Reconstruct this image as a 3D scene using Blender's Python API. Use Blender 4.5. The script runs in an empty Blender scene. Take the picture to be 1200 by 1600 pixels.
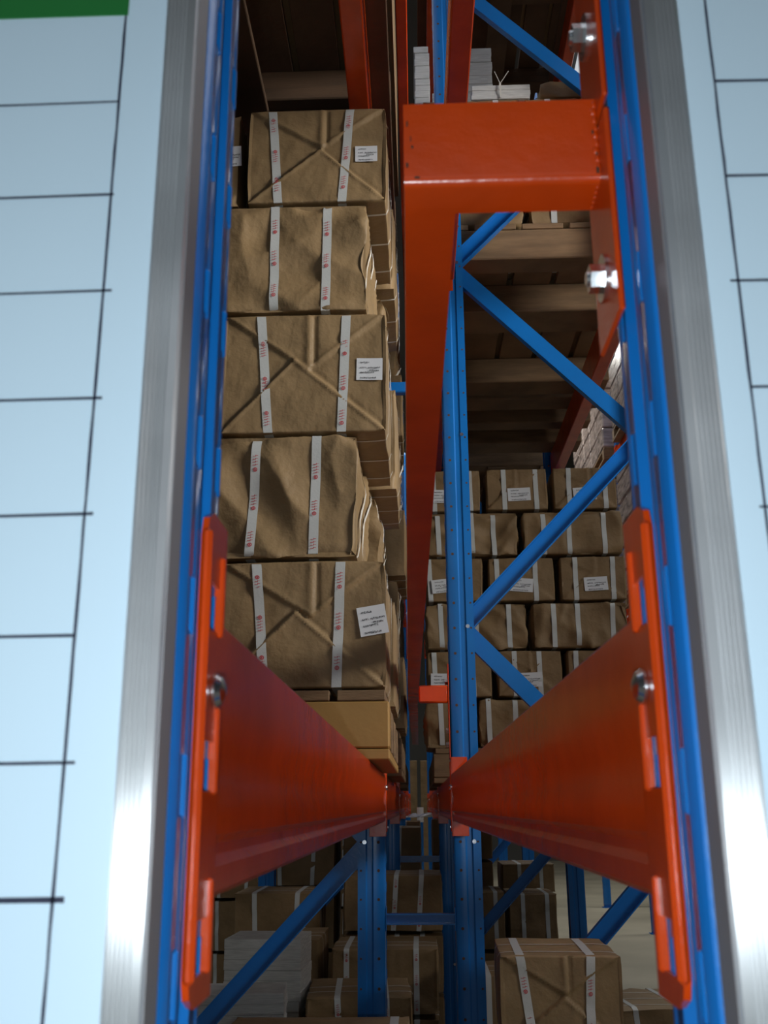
import bpy, bmesh, math, random
from mathutils import Vector, Matrix, noise
SC = bpy.context.scene
COL = SC.collection
H = 1.10                                   # lens height above the floor

# ------------------------------------------------------------------ camera
F = 1561.0
yd = Vector((55, -460, -F)).normalized()   # world Y in camera axes
zd = Vector((-40, 5300, -F)); zd = (zd - yd * zd.dot(yd)).normalized()
xd = yd.cross(zd).normalized()
R = Matrix((xd, yd, zd))                   # camera axes -> world axes
cd = bpy.data.cameras.new('camera'); cam = bpy.data.objects.new('camera', cd); COL.objects.link(cam)
cam.matrix_world = Matrix.Translation((0, 0, H)) @ R.to_4x4()
cd.sensor_fit = 'VERTICAL'; cd.sensor_height = 36.0; cd.lens = F / 1600 * 36.0
cd.clip_start = 0.02; cd.clip_end = 100
cd.dof.use_dof = True; cd.dof.focus_distance = 2.3; cd.dof.aperture_fstop = 18
SC.camera = cam

def at(px, py, Y):
    d = R @ Vector((px - 600, 800 - py, -F))
    return Vector((d.x / d.y * Y, Y, H + d.z / d.y * Y))

# ------------------------------------------------------------------ light
w = bpy.data.worlds.new('world'); SC.world = w; w.use_nodes = True
bg = w.node_tree.nodes['Background']; bg.inputs[0].default_value = (0.62, 0.80, 1.0, 1); bg.inputs[1].default_value = 0.075
def light(name, kind, loc, target, energy, color, size=None, size_y=None):
    l = bpy.data.lights.new(name, kind); l.energy = energy; l.color = color
    o = bpy.data.objects.new(name, l); COL.objects.link(o); o.location = loc
    if kind == 'AREA':
        l.shape = 'RECTANGLE'; l.size = size; l.size_y = size_y or size
    else:
        l.shadow_soft_size = size or 0.01
    if target is not None:
        o.rotation_euler = (Vector(target) - Vector(loc)).to_track_quat('-Z', 'Y').to_euler()
    return o
light('camera_flash', 'POINT', (-0.012, -0.012, H - 0.045), None, 8.2, (0.83, 0.94, 1.0), 0.010)
light('skylight_left_aisle', 'AREA', (-2.0, 1.5, 6.6), (-1.6, 1.5, 0), 22, (0.90, 0.95, 1.0), 1.6, 5)
light('skylight_right_aisle', 'AREA', (2.4, 3.5, 6.6), (2.2, 3.5, 0), 90, (0.93, 0.96, 1.0), 1.8, 10)
light('side_fill', 'AREA', (4.1, 0.35, 3.1), (0.05, 2.3, 2.55), 25, (1.0, 0.97, 0.93), 1.5, 1.5).data.spread = math.radians(52)  # added narrow fill raking the left packages, no actual lamp there
light('far_right_fill', 'AREA', (2.8, 11.0, 6.6), (2.6, 11.0, 0), 330, (1.0, 0.98, 0.90), 1.8, 8)  # added fill that brightens the far aisle floor, not a known skylight
light('behind_camera_fill', 'AREA', (-0.6, -4.5, 2.6), (0, 2.0, 1.6), 13, (0.88, 0.94, 1.0), 3.6, 2.6)  # added fill for the bright space behind the camera, doorway made up
SC.view_settings.view_transform = 'Standard'; SC.view_settings.look = 'None'
SC.view_settings.gamma = 1; SC.view_settings.use_curve_mapping = False
SC.view_settings.exposure = 0.0

# ------------------------------------------------------------------ materials
def mat(name, col, rough=0.5, metal=0.0, var=0.0, vscale=8, bump=0.0, bscale=60, coat=0.0, stretch=(1, 1, 1), col2=None, spec=0.5, bdist=0.004):
    m = bpy.data.materials.new(name); m.use_nodes = True
    nt = m.node_tree; b = nt.nodes['Principled BSDF']
    b.inputs['Base Color'].default_value = (*col, 1); b.inputs['Roughness'].default_value = rough
    b.inputs['Metallic'].default_value = metal; b.inputs['Coat Weight'].default_value = coat
    b.inputs['Specular IOR Level'].default_value = spec
    b.inputs['Coat Roughness'].default_value = 0.12
    tc = nt.nodes.new('ShaderNodeTexCoord'); mp = nt.nodes.new('ShaderNodeMapping'); mp.inputs['Scale'].default_value = stretch
    nt.links.new(tc.outputs['Object'], mp.inputs[0])
    if var > 0:
        n = nt.nodes.new('ShaderNodeTexNoise'); n.inputs['Scale'].default_value = vscale; n.inputs['Detail'].default_value = 6
        nt.links.new(mp.outputs[0], n.inputs['Vector'])
        r = nt.nodes.new('ShaderNodeValToRGB')
        c2 = col2 or tuple(c * (1 - var) for c in col)
        r.color_ramp.elements[0].position = 0.3; r.color_ramp.elements[0].color = (*c2, 1)
        r.color_ramp.elements[1].position = 0.7; r.color_ramp.elements[1].color = (*[min(1, c * (1 + var * .4)) for c in col], 1)
        nt.links.new(n.outputs['Fac'], r.inputs[0]); nt.links.new(r.outputs[0], b.inputs['Base Color'])
    if bump > 0:
        n2 = nt.nodes.new('ShaderNodeTexNoise'); n2.inputs['Scale'].default_value = bscale; n2.inputs['Detail'].default_value = 5
        nt.links.new(mp.outputs[0], n2.inputs['Vector'])
        bp = nt.nodes.new('ShaderNodeBump'); bp.inputs['Strength'].default_value = bump; bp.inputs['Distance'].default_value = bdist
        nt.links.new(n2.outputs['Fac'], bp.inputs['Height']); nt.links.new(bp.outputs[0], b.inputs['Normal'])
    return m
M = {
 'orange': mat('orange_paint', (0.66, 0.060, 0.002), 0.27, var=0.18, vscale=14, bump=0.10, bscale=120, coat=0.12),
 'blue': mat('blue_paint', (0.006, 0.165, 0.54), 0.27, var=0.12, vscale=6, bump=0.06, bscale=120, coat=0.12),
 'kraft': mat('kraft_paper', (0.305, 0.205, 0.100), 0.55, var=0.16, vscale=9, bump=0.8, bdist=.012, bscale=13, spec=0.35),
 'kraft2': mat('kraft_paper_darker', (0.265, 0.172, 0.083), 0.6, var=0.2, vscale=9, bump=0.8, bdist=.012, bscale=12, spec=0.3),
 'strap': mat('white_plastic_strap', (0.60, 0.62, 0.60), 0.4, bump=0.1, bscale=200),
 'twine': mat('white_twine', (0.68, 0.66, 0.60), 0.8),
 'red_ink': mat('red_ink', (0.52, 0.07, 0.08), 0.6),
 'label': mat('label_paper', (0.74, 0.76, 0.78), 0.6),
 'black_ink': mat('black_ink', (0.03, 0.03, 0.035), 0.6),
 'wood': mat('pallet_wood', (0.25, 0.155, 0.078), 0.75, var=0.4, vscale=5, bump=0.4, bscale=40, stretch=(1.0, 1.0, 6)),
 'wood_shaded': mat('pallet_wood_shaded', (0.11, 0.062, 0.032), 0.8, var=0.4, vscale=5, bump=0.4, bscale=40, stretch=(1.0, 1.0, 6)),  # same pallet wood with the overhead shade put into its colour
 'ply': mat('pallet_plywood_face', (0.42, 0.24, 0.07), 0.6, var=0.2, vscale=4, bump=0.15, bscale=60),
 'books': mat('book_paper', (0.70, 0.70, 0.67), 0.7, var=0.22, vscale=18, bump=0.5, bscale=90, stretch=(1, 1, 14)),
 'alu': mat('brushed_aluminium', (0.80, 0.81, 0.82), 0.32, 0.80, var=.25, vscale=9, stretch=(1, 1, 1)),
 'alu_side': mat('aluminium_side_shaded', (0.30, 0.29, 0.30), 0.5, 0.3, var=.2, vscale=6),  # same aluminium, darker tone of the inner side put into the colour
 'zinc': mat('zinc_plated_steel', (0.72, 0.74, 0.76), 0.22, 1.0, bump=0.05, bscale=80),
 'board': mat('white_enamel_board', (0.60, 0.75, 0.86), 0.38, var=0.02, vscale=3),
 'green': mat('green_vinyl_header', (0.01, 0.17, 0.03), 0.45),
 'marker': mat('black_marker_line', (0.018, 0.022, 0.05), 0.5),
 'concrete': mat('concrete_floor', (0.40, 0.37, 0.29), 0.55, var=0.25, vscale=1.2, bump=0.1, bscale=20),
 'wall': mat('painted_warehouse_wall', (0.09, 0.09, 0.085), 0.8, var=0.2, vscale=1),
 'shrink': mat('shrink_wrapped_cartons', (0.52, 0.42, 0.38), 0.25, var=0.55, vscale=7, bump=1.0, bscale=14, coat=0.6, stretch=(1, 1, 5)),
 'film': mat('crumpled_film', (0.45, 0.46, 0.48), 0.2, bump=1.0, bscale=20, coat=0.5),
 'rust': mat('chipped_weld_scale', (0.07, 0.035, 0.02), 0.7),
 'skylight': None,
}
sk = bpy.data.materials.new('translucent_skylight_sheet'); sk.use_nodes = True
sk.node_tree.nodes['Principled BSDF'].inputs['Emission Color'].default_value = (0.9, 0.95, 1, 1)
sk.node_tree.nodes['Principled BSDF'].inputs['Emission Strength'].default_value = 0.6
M['skylight'] = sk

_nt = M['alu'].node_tree; _b = _nt.nodes['Principled BSDF']; _t = _nt.nodes.new('ShaderNodeCombineXYZ'); _t.inputs[0].default_value = 1
_b.inputs['Anisotropic'].default_value = 0.9; _nt.links.new(_t.outputs[0], _b.inputs['Tangent'])
# ------------------------------------------------------------------ mesh helpers
class MB:
    def __init__(s): s.v = []; s.f = []
    def add(s, vs, fs):
        n = len(s.v); s.v += [tuple(v) for v in vs]; s.f += [tuple(i + n for i in f) for f in fs]; return s
    def box(s, x0, x1, y0, y1, z0, z1, b=0.0):
        if x0 > x1: x0, x1 = x1, x0
        if y0 > y1: y0, y1 = y1, y0
        if z0 > z1: z0, z1 = z1, z0
        lo = (x0, y0, z0); hi = (x1, y1, z1)
        if b <= 0:
            vs = [(x, y, z) for x in (x0, x1) for y in (y0, y1) for z in (z0, z1)]
            return s.add(vs, [(0, 1, 3, 2), (4, 6, 7, 5), (0, 4, 5, 1), (2, 3, 7, 6), (0, 2, 6, 4), (1, 5, 7, 3)])
        b = min(b, (x1 - x0) * .45, (y1 - y0) * .45, (z1 - z0) * .45)
        idx = {}; vs = []
        for c in [(i, j, k) for i in (0, 1) for j in (0, 1) for k in (0, 1)]:
            for a in range(3):
                p = [hi[t] if c[t] else lo[t] for t in range(3)]
                for t in range(3):
                    if t != a: p[t] += -b if c[t] else b
                idx[(c, a)] = len(vs); vs.append(p)
        fs = []
        for a in range(3):
            o = [t for t in range(3) if t != a]
            for sd in (0, 1):
                q = []
                for (i, j) in ((0, 0), (1, 0), (1, 1), (0, 1)):
                    c = [0, 0, 0]; c[a] = sd; c[o[0]] = i; c[o[1]] = j; q.append(idx[(tuple(c), a)])
                fs.append(q)
            for (i, j) in ((0, 0), (1, 0), (1, 1), (0, 1)):       # edges along axis a
                c0 = [0, 0, 0]; c0[o[0]] = i; c0[o[1]] = j; c1 = list(c0); c1[a] = 1
                c0 = tuple(c0); c1 = tuple(c1)
                fs.append([idx[(c0, o[0])], idx[(c0, o[1])], idx[(c1, o[1])], idx[(c1, o[0])]])
        for c in [(i, j, k) for i in (0, 1) for j in (0, 1) for k in (0, 1)]:
            fs.append([idx[(c, 0)], idx[(c, 1)], idx[(c, 2)]])
        return s.add(vs, fs)
    def extrude(s, poly, y0, y1, axes='xzy', caps=True):
        # poly points in first two axes, extruded on the third
        n = len(poly); vs = []
        for t in (y0, y1):
            for (a, b_) in poly:
                d = {axes[0]: a, axes[1]: b_, axes[2]: t}; vs.append((d['x'], d['y'], d['z']))
        fs = [(i, (i + 1) % n, n + (i + 1) % n, n + i) for i in range(n)]
        if caps: fs += [tuple(range(n)), tuple(range(n, 2 * n))]
        return s.add(vs, fs)
    def cyl(s, p, axis, r0, r1, L, n=16):
        p = Vector(p); a = Vector(axis).normalized(); q = a.to_track_quat('Z', 'Y').to_matrix()
        vs = [p + q @ Vector((r0 * math.cos(t * 2 * math.pi / n), r0 * math.sin(t * 2 * math.pi / n), 0)) for t in range(n)]
        vs += [p + q @ Vector((r1 * math.cos(t * 2 * math.pi / n), r1 * math.sin(t * 2 * math.pi / n), L)) for t in range(n)]
        return s.add(vs, [(i, (i + 1) % n, n + (i + 1) % n, n + i) for i in range(n)] + [tuple(range(n)), tuple(range(n, 2 * n))])
    def bar(s, p0, p1, wa, wb, up=(0, 1, 0), b=0.0):
        p0 = Vector(p0); p1 = Vector(p1); L = (p1 - p0).length; z = (p1 - p0).normalized()
        x = Vector(up).cross(z).normalized(); y = z.cross(x)
        t = MB().box(-wa / 2, wa / 2, -wb / 2, wb / 2, 0, L, b)
        return s.add([p0 + x * v[0] + y * v[1] + z * v[2] for v in t.v], t.f)
    def mesh(s, name, m, smooth=None):
        me = bpy.data.meshes.new(name); me.from_pydata(s.v, [], s.f)
        bm = bmesh.new(); bm.from_mesh(me); bmesh.ops.recalc_face_normals(bm, faces=bm.faces); bm.to_mesh(me); bm.free()
        me.materials.append(m)
        if smooth:
            me.shade_smooth(); me.set_sharp_from_angle(angle=math.radians(smooth))
        return me
    def build(s, name, m, parent=None, smooth=None):
        return link(name, s.mesh(name, m, smooth), parent)
def link(name, me, parent=None, loc=None):
    o = bpy.data.objects.new(name, me); COL.objects.link(o)
    if parent: o.parent = parent
    if name in ('strap_print', 'label_print', 'weld_bead', 'paint_chips', 'hex_bolts'): o['kind'] = 'stuff'
    if loc: o.location = loc
    return o
def thing(name, label, cat, loc=(0, 0, 0), rz=0.0, group=None):
    o = bpy.data.objects.new(name, None); COL.objects.link(o); o.location = loc; o.rotation_euler = (0, 0, rz)
    o.empty_display_size = 0.05
    o['label'] = label; o['category'] = cat
    if group: o['group'] = group
    return o
def structure(o): o['kind'] = 'structure'; return o

# ------------------------------------------------------------------ the building
structure(MB().box(-5, 6.5, -6, 22, -0.1, 0).build('floor', M['concrete']))
structure(MB().box(-5.2, 6.7, 22, 22.2, 0, 7).build('wall_back', M['wall']))
structure(MB().box(-5.2, -5, -6, 22, 0, 7).build('wall_left', M['wall']))
structure(MB().box(6.5, 6.7, -6, 22, 0, 7).build('wall_right', M['wall']))
structure(MB().box(-5.2, 6.7, -6, 22.2, 7, 7.15).build('ceiling', M['wall']))
structure(MB().box(-2.9, -1.1, -3, 9, 6.94, 7).build('window_1', M['skylight']))
structure(MB().box(1.4, 3.3, -1, 13, 6.94, 7).build('window_2', M['skylight']))

# ------------------------------------------------------------------ pallet racking
XL, XR = -0.0975, 0.107            # slotted faces of the inner uprights
CW, CD = 0.070, 0.075              # upright width (Y) and depth (X)
XR2 = 0.095
FR = [0.405, 2.935, 5.02, 7.15, 9.3, 11.4]
OX = 0.77                           # outer face
def column_mesh(height, pitch, zoff):
    prof = [(.012, CD), (0, CD), (0, .054), (.0035, .050), (.0035, .036), (0, .032), (0, .0065), (.0022, .0022), (.0065, 0), (.0105, 0), (.0175, 0), (.0235, 0),
            (.0285, .009), (.0415, .009), (.0465, 0), (.0525, 0), (.0595, 0), (.0635, 0), (.0678, .0022), (.070, .0065), (.070, .032), (.0665, .036), (.0665, .050), (.070, .054), (.070, CD), (.058, CD)]
    holes = {9, 15}
    zs = [0.0]; hole_row = set(); z = zoff
    while z + 0.024 < height:
        zs += [z, z + 0.024]; hole_row.add(len(zs) - 2); z += pitch
    zs.append(height)
    n = len(prof); vs = [(-p, u, zz) for zz in zs for (u, p) in prof]; fs = []
    for k in range(len(zs) - 1):
        for i in range(n - 1):
            if k in hole_row and i in holes: continue
            fs.append((k * n + i, k * n + i + 1, (k + 1) * n + i + 1, (k + 1) * n + i))
    b = MB(); b.add(vs, fs)
    for k in hole_row:
        for i in holes:
            u = prof[i + 1][0]; za, zb = zs[k], zs[k + 1]
            b.box(-.0004, .0011, u - .0002, u + .0010, za, zb, .0003)
    me = b.mesh('upright', M['blue'], 35); return me
COLM = column_mesh(5.2, 0.075, 0.041)
def solid(o, t):
    m = o.modifiers.new('sheet_thickness', 'SOLIDIFY'); m.thickness = t; m.offset = 0; return o
base_mesh = MB().box(-.10, .02, -.02, .09, 0, .006, .001).mesh('base_plate', M['blue'])
def brace_mb(p0, p1, flip=False):
    # C channel brace seen edge on
    b = MB(); p0 = Vector(p0); p1 = Vector(p1); z = (p1 - p0).normalized(); x = Vector((0, 1, 0)).cross(z).normalized(); L = (p1 - p0).length
    e = -1 if flip else 1
    prof = [(-.025, .013 * e), (-.025, -.013 * e), (.025, -.013 * e), (.025, .013 * e), (.022, .013 * e), (.022, -.010 * e), (-.022, -.010 * e), (-.022, .013 * e)]
    vs = []
    for t in (0, L):
        for (u, q) in prof: vs.append(p0 + x * u + Vector((0, q, 0)) + z * t)
    n = len(prof)
    return b.add(vs, [(i, (i + 1) % n, n + (i + 1) % n, n + i) for i in range(n)] + [tuple(range(n)), tuple(range(n, 2 * n))])
BOLT = MB().cyl((0, -.0014, 0), (0, 1, 0), .006, .006, .0725, 8).mesh('brace_bolt', M['zinc'], 40)
def frame(side, Y, phase, label, group=None, xin=None, xout=None):
    xin = xin if xin is not None else (XL if side < 0 else (XR if Y < 1 else XR2)); xout = xout if xout is not None else side * OX
    t = thing('rack_frame', label, 'rack frame', ((xin + xout) / 2, Y, 0), 0, group)
    cx = (xin + xout) / 2
    for (xf, sgn) in ((xin, side), (xout, -side)):
        # mesh opens towards -X with its face at x=0; flip for the other way
        o = solid(link('upright', COLM, t), 0.0022); o.location = (xf - cx, 0 if sgn < 0 else CW, 0.006)
        if sgn > 0: o.rotation_euler = (0, 0, math.pi)
        bp = link('base_plate', base_mesh, t); bp.location = (xf - cx, 0 if sgn < 0 else CW, 0)
        if sgn > 0: bp.rotation_euler = (0, 0, math.pi)
    a = xin - cx + side * 0.045; b_ = xout - cx - side * 0.045
    z0 = H - 0.70 if phase == 0 else H - 0.095      # heights at which the inner upright carries a joint
    nodes = []
    k = -2
    for k in range(-3, 9):
        z = (H - 0.70) + 0.605 * k
        if 0.1 < z < 5.1: nodes.append((k, z))
    for (k, z), (k2, z2) in zip(nodes, nodes[1:]):
        inner_first = (k % 2 == 0) == (phase == 0)
        pa, pb = ((a, z), (b_, z2)) if inner_first else ((b_, z), (a, z2))
        yy = 0.020 if k % 2 == 0 else 0.049
        brace_mb((pa[0], yy, pa[1]), (pb[0], yy, pb[1]), (pb[0] - pa[0]) * (pb[1] - pa[1]) > 0).build('brace', M['blue'], t)
    for (k, z) in nodes:
        for xx in (a + side * .012, b_ - side * .012): o = link('brace_bolt', BOLT, t, (xx, 0, z))
    if 1 < Y < 3:
        hb = MB()
        for k in range(1, 60):
            hb.cyl((xin - cx + side * .018, -.0014, .03 + .075 * k), (0, 1, 0), .0042, .0042, .0008, 8)
            hb.cyl((xin - cx + side * .067, -.0014, .03 + .075 * k), (0, 1, 0), .0030, .0030, .0008, 8)
        o = hb.build('punched_holes', M['rust'], t); o['kind'] = 'stuff'
    return t
def beam_profile():
    # (depth behind the face, height) -- a formed box beam
    return [(.000, .003), (.003, 0), (.047, 0), (.050, .003), (.050, .125), (.047, .128), (.003, .128), (0, .125),
            (0, .082), (.0030, .068), (.0030, .052), (.0005, .042), (0, .028), (.0045, .0235), (.0045, .0185), (0, .014)]
def connector(b, s, y, dirn, z0):
    # s: +1 material lies towards +X from the face; flange against the upright face and a leg closing the beam end
    pass
PROF = beam_profile()
def plate_holes(x0, x1, y0, y1, z0, z1, holes, hy0, hy1, r=0.014):
    """flat plate in the YZ plane with real rectangular holes and rounded near corners"""
    zs = sorted({z0, z0 + r * .35, z0 + r, z1 - r, z1 - r * .35, z1} | {h for hh in holes for h in hh})
    ys = [y0, y0 + r * .3, y0 + r, hy0, hy1, y1]; ys = sorted(set(ys)); b = MB()
    ny = len(ys); vs = []
    for x in (x0, x1):
        for z in zs:
            for y in ys:
                yy = y; e = min(z - z0, z1 - z)
                if e < r: 
                    lim = y0 + r - math.sqrt(max(0, r * r - (r - e) ** 2)); yy = max(y, lim)
                vs.append((x, yy, z))
    nz = len(zs); fs = []
    def hole(i, j):
        zc = (zs[j] + zs[j + 1]) / 2; yc = (ys[i] + ys[i + 1]) / 2
        return hy0 < yc < hy1 and any(a < zc < c for a, c in holes)
    for j in range(nz - 1):
        for i in range(ny - 1):
            if hole(i, j):
                continue
            q = [j * ny + i, j * ny + i + 1, (j + 1) * ny + i + 1, (j + 1) * ny + i]
            fs.append(tuple(q)); fs.append(tuple(k + nz * ny for k in q))
            for (di, dj, ea, eb) in ((-1, 0, 0, 3), (1, 0, 1, 2), (0, -1, 0, 1), (0, 1, 3, 2)):
                ii, jj = i + di, j + dj
                if ii < 0 or jj < 0 or ii >= ny - 1 or jj >= nz - 1 or hole(ii, jj):
                    fs.append((q[ea], q[eb], q[eb] + nz * ny, q[ea] + nz * ny))
    return b.add(vs, fs)
def beam_unit(L):
    """parts of a beam whose face is x=0 (steel towards +x), top at z=0.128, length L"""
    parts = []
    b = MB(); b.extrude(PROF, 0.003, L - 0.003, 'xzy'); parts.append(('beam_body', b.mesh('beam_body', M['orange'], 30)))
    holes = [(-0.028, -0.006), (0.047, 0.069), (0.119, 0.141)]
    for end in (0, 1):
        b = plate_holes(0.0, 0.003, -0.044, 0.003, -0.040, 0.174, holes, -0.031, -0.012)
        b.box(0.0, 0.046, 0.0, 0.003, -0.040, 0.174, 0.0008)
        b.box(-0.0025, 0.0025, -0.0465, -0.0425, -0.029, 0.163, 0.0019)          # rolled edge
        for (a, c) in holes:
            b.box(-0.0022, 0.001, -0.012, -0.007, a - 0.001, c + 0.016, 0.0010)  # pressed claws beside the slots
        t = MB(); t.cyl((-0.0005, -0.018, 0.092), (-1, 0, 0), .0078, .0078, .0015, 24)
        t.cyl((-0.002, -0.018, 0.092), (-1, 0, 0), .0078, .0062, .0024, 24); t.cyl((-0.0044, -0.018, 0.092), (-1, 0, 0), .0062, .0025, .0016, 24)
        if end:
            for q in (b, t): q.v = [(x, L - y, z) for (x, y, z) in q.v]
        parts.append(('connector_plate', b.mesh('connector_plate', M['orange'], 30)))
        parts.append(('safety_bolt', t.mesh('safety_bolt', M['zinc'], 50)))
    return parts
BU = {}
def beam(side, inner, y0, y1, ztop, label, group=None, face=None):
    L = round(y1 - y0, 3)
    if L not in BU: BU[L] = beam_unit(L)
    rz = 0
    if face is None:
        if inner and side > 0 and y0 < 1: rz = .012 / L
        face = (XL + .003 if side < 0 else (XR if y0 < 1 else XR2) - .003) if inner else side * (OX + .003)
    faces_plus = (side < 0) == inner                # visible face looks towards +X
    t = thing('pallet_beam', label, 'rack beam', (face, y0 if not faces_plus else y1, ztop - 0.128), math.pi if faces_plus else rz, group)
    plate = None
    for (n, me) in BU[L]:
        o = link(n, me, t)
        if n == 'connector_plate': plate = o
        if n == 'safety_bolt': o.parent = t
    return t

ZB = [H + 0.088, H + 1.78, H + 3.45]
for i, Y in enumerate(FR):
    for side in (-1, 1):
        sd = 'left' if side < 0 else 'right'
        if i == 0: lab = 'blue slotted rack upright frame next to the %s white ruled board' % sd
        elif i == 1: lab = 'blue rack frame with diagonal braces, second along the %s row' % sd
        elif i == 2: lab = 'blue rack frame behind the packages, third along the %s row' % sd
        else: lab = 'far blue rack frame deep in the narrow gap, %s row, %s from the camera' % (sd, ('fourth', 'fifth', 'sixth')[i - 3])
        frame(side, Y, 0 if side > 0 else 1, lab, None if i < 3 else 'far blue rack frames in the %s row' % sd)
for i in range(5):
    ya, yb = FR[i] + CW + 0.007, FR[i + 1] - 0.007
    for side in (-1, 1):
        sd = 'left' if side < 0 else 'right'
        for lv in range(3):
            for inner in (True, False):
                if i >= 2 and not inner: continue
                if i >= 2 and lv == 2: continue
                face = 'gap side' if inner else 'aisle side'
                if lv == 0 and inner and i == 0: lab = 'long orange box beam receding at lens height on the %s' % sd
                elif i < 2: lab = '%s orange beam of the %s row, %s, %s bay' % (('lowest', 'middle level', 'top level')[lv], sd, face, ('first', 'second')[i])
                else: lab = 'distant orange beam deep in the %s row, %s, %s bay' % (sd, ('lowest level', 'middle level')[lv], ('third', 'fourth', 'fifth')[i - 2])
                beam(side, inner, ya, yb, ZB[lv], lab, None if i < 2 else 'distant orange beams %s row level %s' % (sd, ('one', 'two')[lv]))

# row spacer (blue) between the second frames, and fainter ones behind
for i, (zc, lab) in enumerate([(H - 0.296, 'blue horizontal spacer bar joining the second pair of uprights'), (H - 0.24, 'blue spacer bar joining the third pair of uprights')]):
    y = FR[i + 1]
    t = thing('row_spacer', lab, 'spacer bar', ((XL + XR2) / 2, y, zc)); hw = (XR2 - XL) / 2
    b = MB(); b.extrude([(0, -.014), (.024, -.014), (.024, .014), (0, .014), (0, .011), (.021, .011), (.021, -.011), (0, -.011)], -hw, hw, 'yzx'); b.build('spacer_channel', M['blue'], t)
    b = MB().box(-hw, -hw + .003, .0, .05, -.03, .03, .001).box(hw - .003, hw, .0, .05, -.03, .03, .001); b.build('end_plates', M['blue'], t)
# upper blue spacer glimpsed behind the left packages
t = thing('row_spacer', 'short blue spacer bar glimpsed high between the left packages and the orange bar', 'spacer bar', ((XL + XR2) / 2, FR[1], H + 1.28))
MB().box(-.094, .094, .0, .03, -.018, .018, .003).build('spacer_channel', M['blue'], t)

# orange tie: bracket plate bolted to the right near upright, crossbar and long centre tube
def hexbolt(b, p, s=1.0):
    x, y, z = p
    b.cyl((x, y, z), (-1, 0, 0), .0125 * s, .0125 * s, .0018, 24)
    b.cyl((x - .0016, y, z), (-1, 0, 0), .0075 * s, .0075 * s, .0065, 6)
    b.cyl((x - .008, y, z), (-1, 0, 0), .0042 * s, .0036 * s, .0016, 12)
    return b
t = thing('tie_bracket', 'orange angled crossbar bolted to the near right upright with a long centre tube', 'steel bracket', (0.05, 0.45, H + 0.30))
o0 = Vector((0.05, 0.45, H + 0.30))
def loc(b): b.v = [tuple(Vector(v) - o0) for v in b.v]; return b
xp = XR - 0.0035
b = MB(); b.box(xp - .003, xp, .437, .492, H + .229, H + .345, .0012)
p = loc(b).build('mounting_plate', M['orange'], t, 30)
xa = -0.0025
b = MB(); b.extrude([(.456, H + .3195), (.4563, H + .3176), (.4572, H + .3158), (.4588, H + .3146), (.4605, H + .314), (.484, H + .314), (.484, H + .318), (.462, H + .318), (.460, H + .320), (.460, H + .364), (.456, H + .364)], xa, xp - .003, 'yzx')
loc(b).build('crossbar', M['orange'], t, 30)
b = MB()
for k in range(9):
    z = H + .320 + k * .0048; q = (k * 7 % 5) * .0004; b.box(xp - .0048 - q, xp - .0025, .4554, .4575, z, z + .0047, .0018)
for k in range(5):
    y = .462 + k * .0045; b.box(xp - .0048, xp - .0025, y, y + .0044, H + .3132, H + .3155, .001)
loc(b).build('weld_bead', M['orange'], t, 60)
b = MB()
for (x, z, sx, sz) in ((-.001, .350, .0010, .0030), (.0015, .336, .0011, .0016), (.001, .3405, .0005, .003), (-.0015, .3245, .0014, .0025), (.003, .3175, .0028, .0010), (.0975, .342, .0010, .0022), (.099, .329, .001, .0018), (.0985, .318, .0014, .0035)):
    b.box(x, x + sx, .4552, .4562, H + z, H + z + sz, .0002)
loc(b).build('paint_chips', M['rust'], t)
b = hexbolt(MB(), (xp - .003, .466, H + .2615)); loc(b).build('hex_bolt', M['zinc'], t, 40)
# long tube, slightly askew
n0 = [(-.0025, .4835), (.0255, .4835)]; yF = FR[1] + 0.03
def tube(xa0, xa1, ya, xb0, xb1, yb, za, zb, h):
    vs = [(xa0, ya, za), (xa1, ya, za), (xa1, ya, za + h), (xa0, ya, za + h), (xb0, yb, zb), (xb1, yb, zb), (xb1, yb, zb + h), (xb0, yb, zb + h)]
    return MB().add(vs, [(0, 1, 2, 3), (4, 5, 6, 7), (0, 1, 5, 4), (1, 2, 6, 5), (2, 3, 7, 6), (3, 0, 4, 7)])
loc(tube(-.0025, .0255, .4815, -.028, .001, yF, H + .3145, H + .292, .048)).build('centre_tube', M['orange'], t)
# far stub at the second upright and the tube onwards
t = thing('tie_bracket', 'small orange crossbar stub fixed to the second right upright above the beams', 'steel bracket', (0.05, FR[1] + .02, H + .31))
o0 = Vector(t.location)
b = MB().box(.004, XR2 - .006, FR[1] + .0, FR[1] + .03, H + .288, H + .338, .004); loc(b).build('crossbar', M['orange'], t, 40)
b = MB().box(XR2 - .006, XR2 - .003, FR[1] - .0, FR[1] + .06, H + .13, H + .40, .001); loc(b).build('mounting_plate', M['orange'], t)
b = MB()
for z in (.17, .21, .35): b.cyl((XR2 - .006, FR[1] + .03, H + z), (-1, 0, 0), .009, .009, .008, 6)
loc(b).build('hex_bolts', M['zinc'], t, 40)
loc(tube(-.028, .001, yF + .004, -.028, .001, FR[2], H + .292, H + .29, .048)).build('centre_tube', M['orange'], t)
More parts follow.
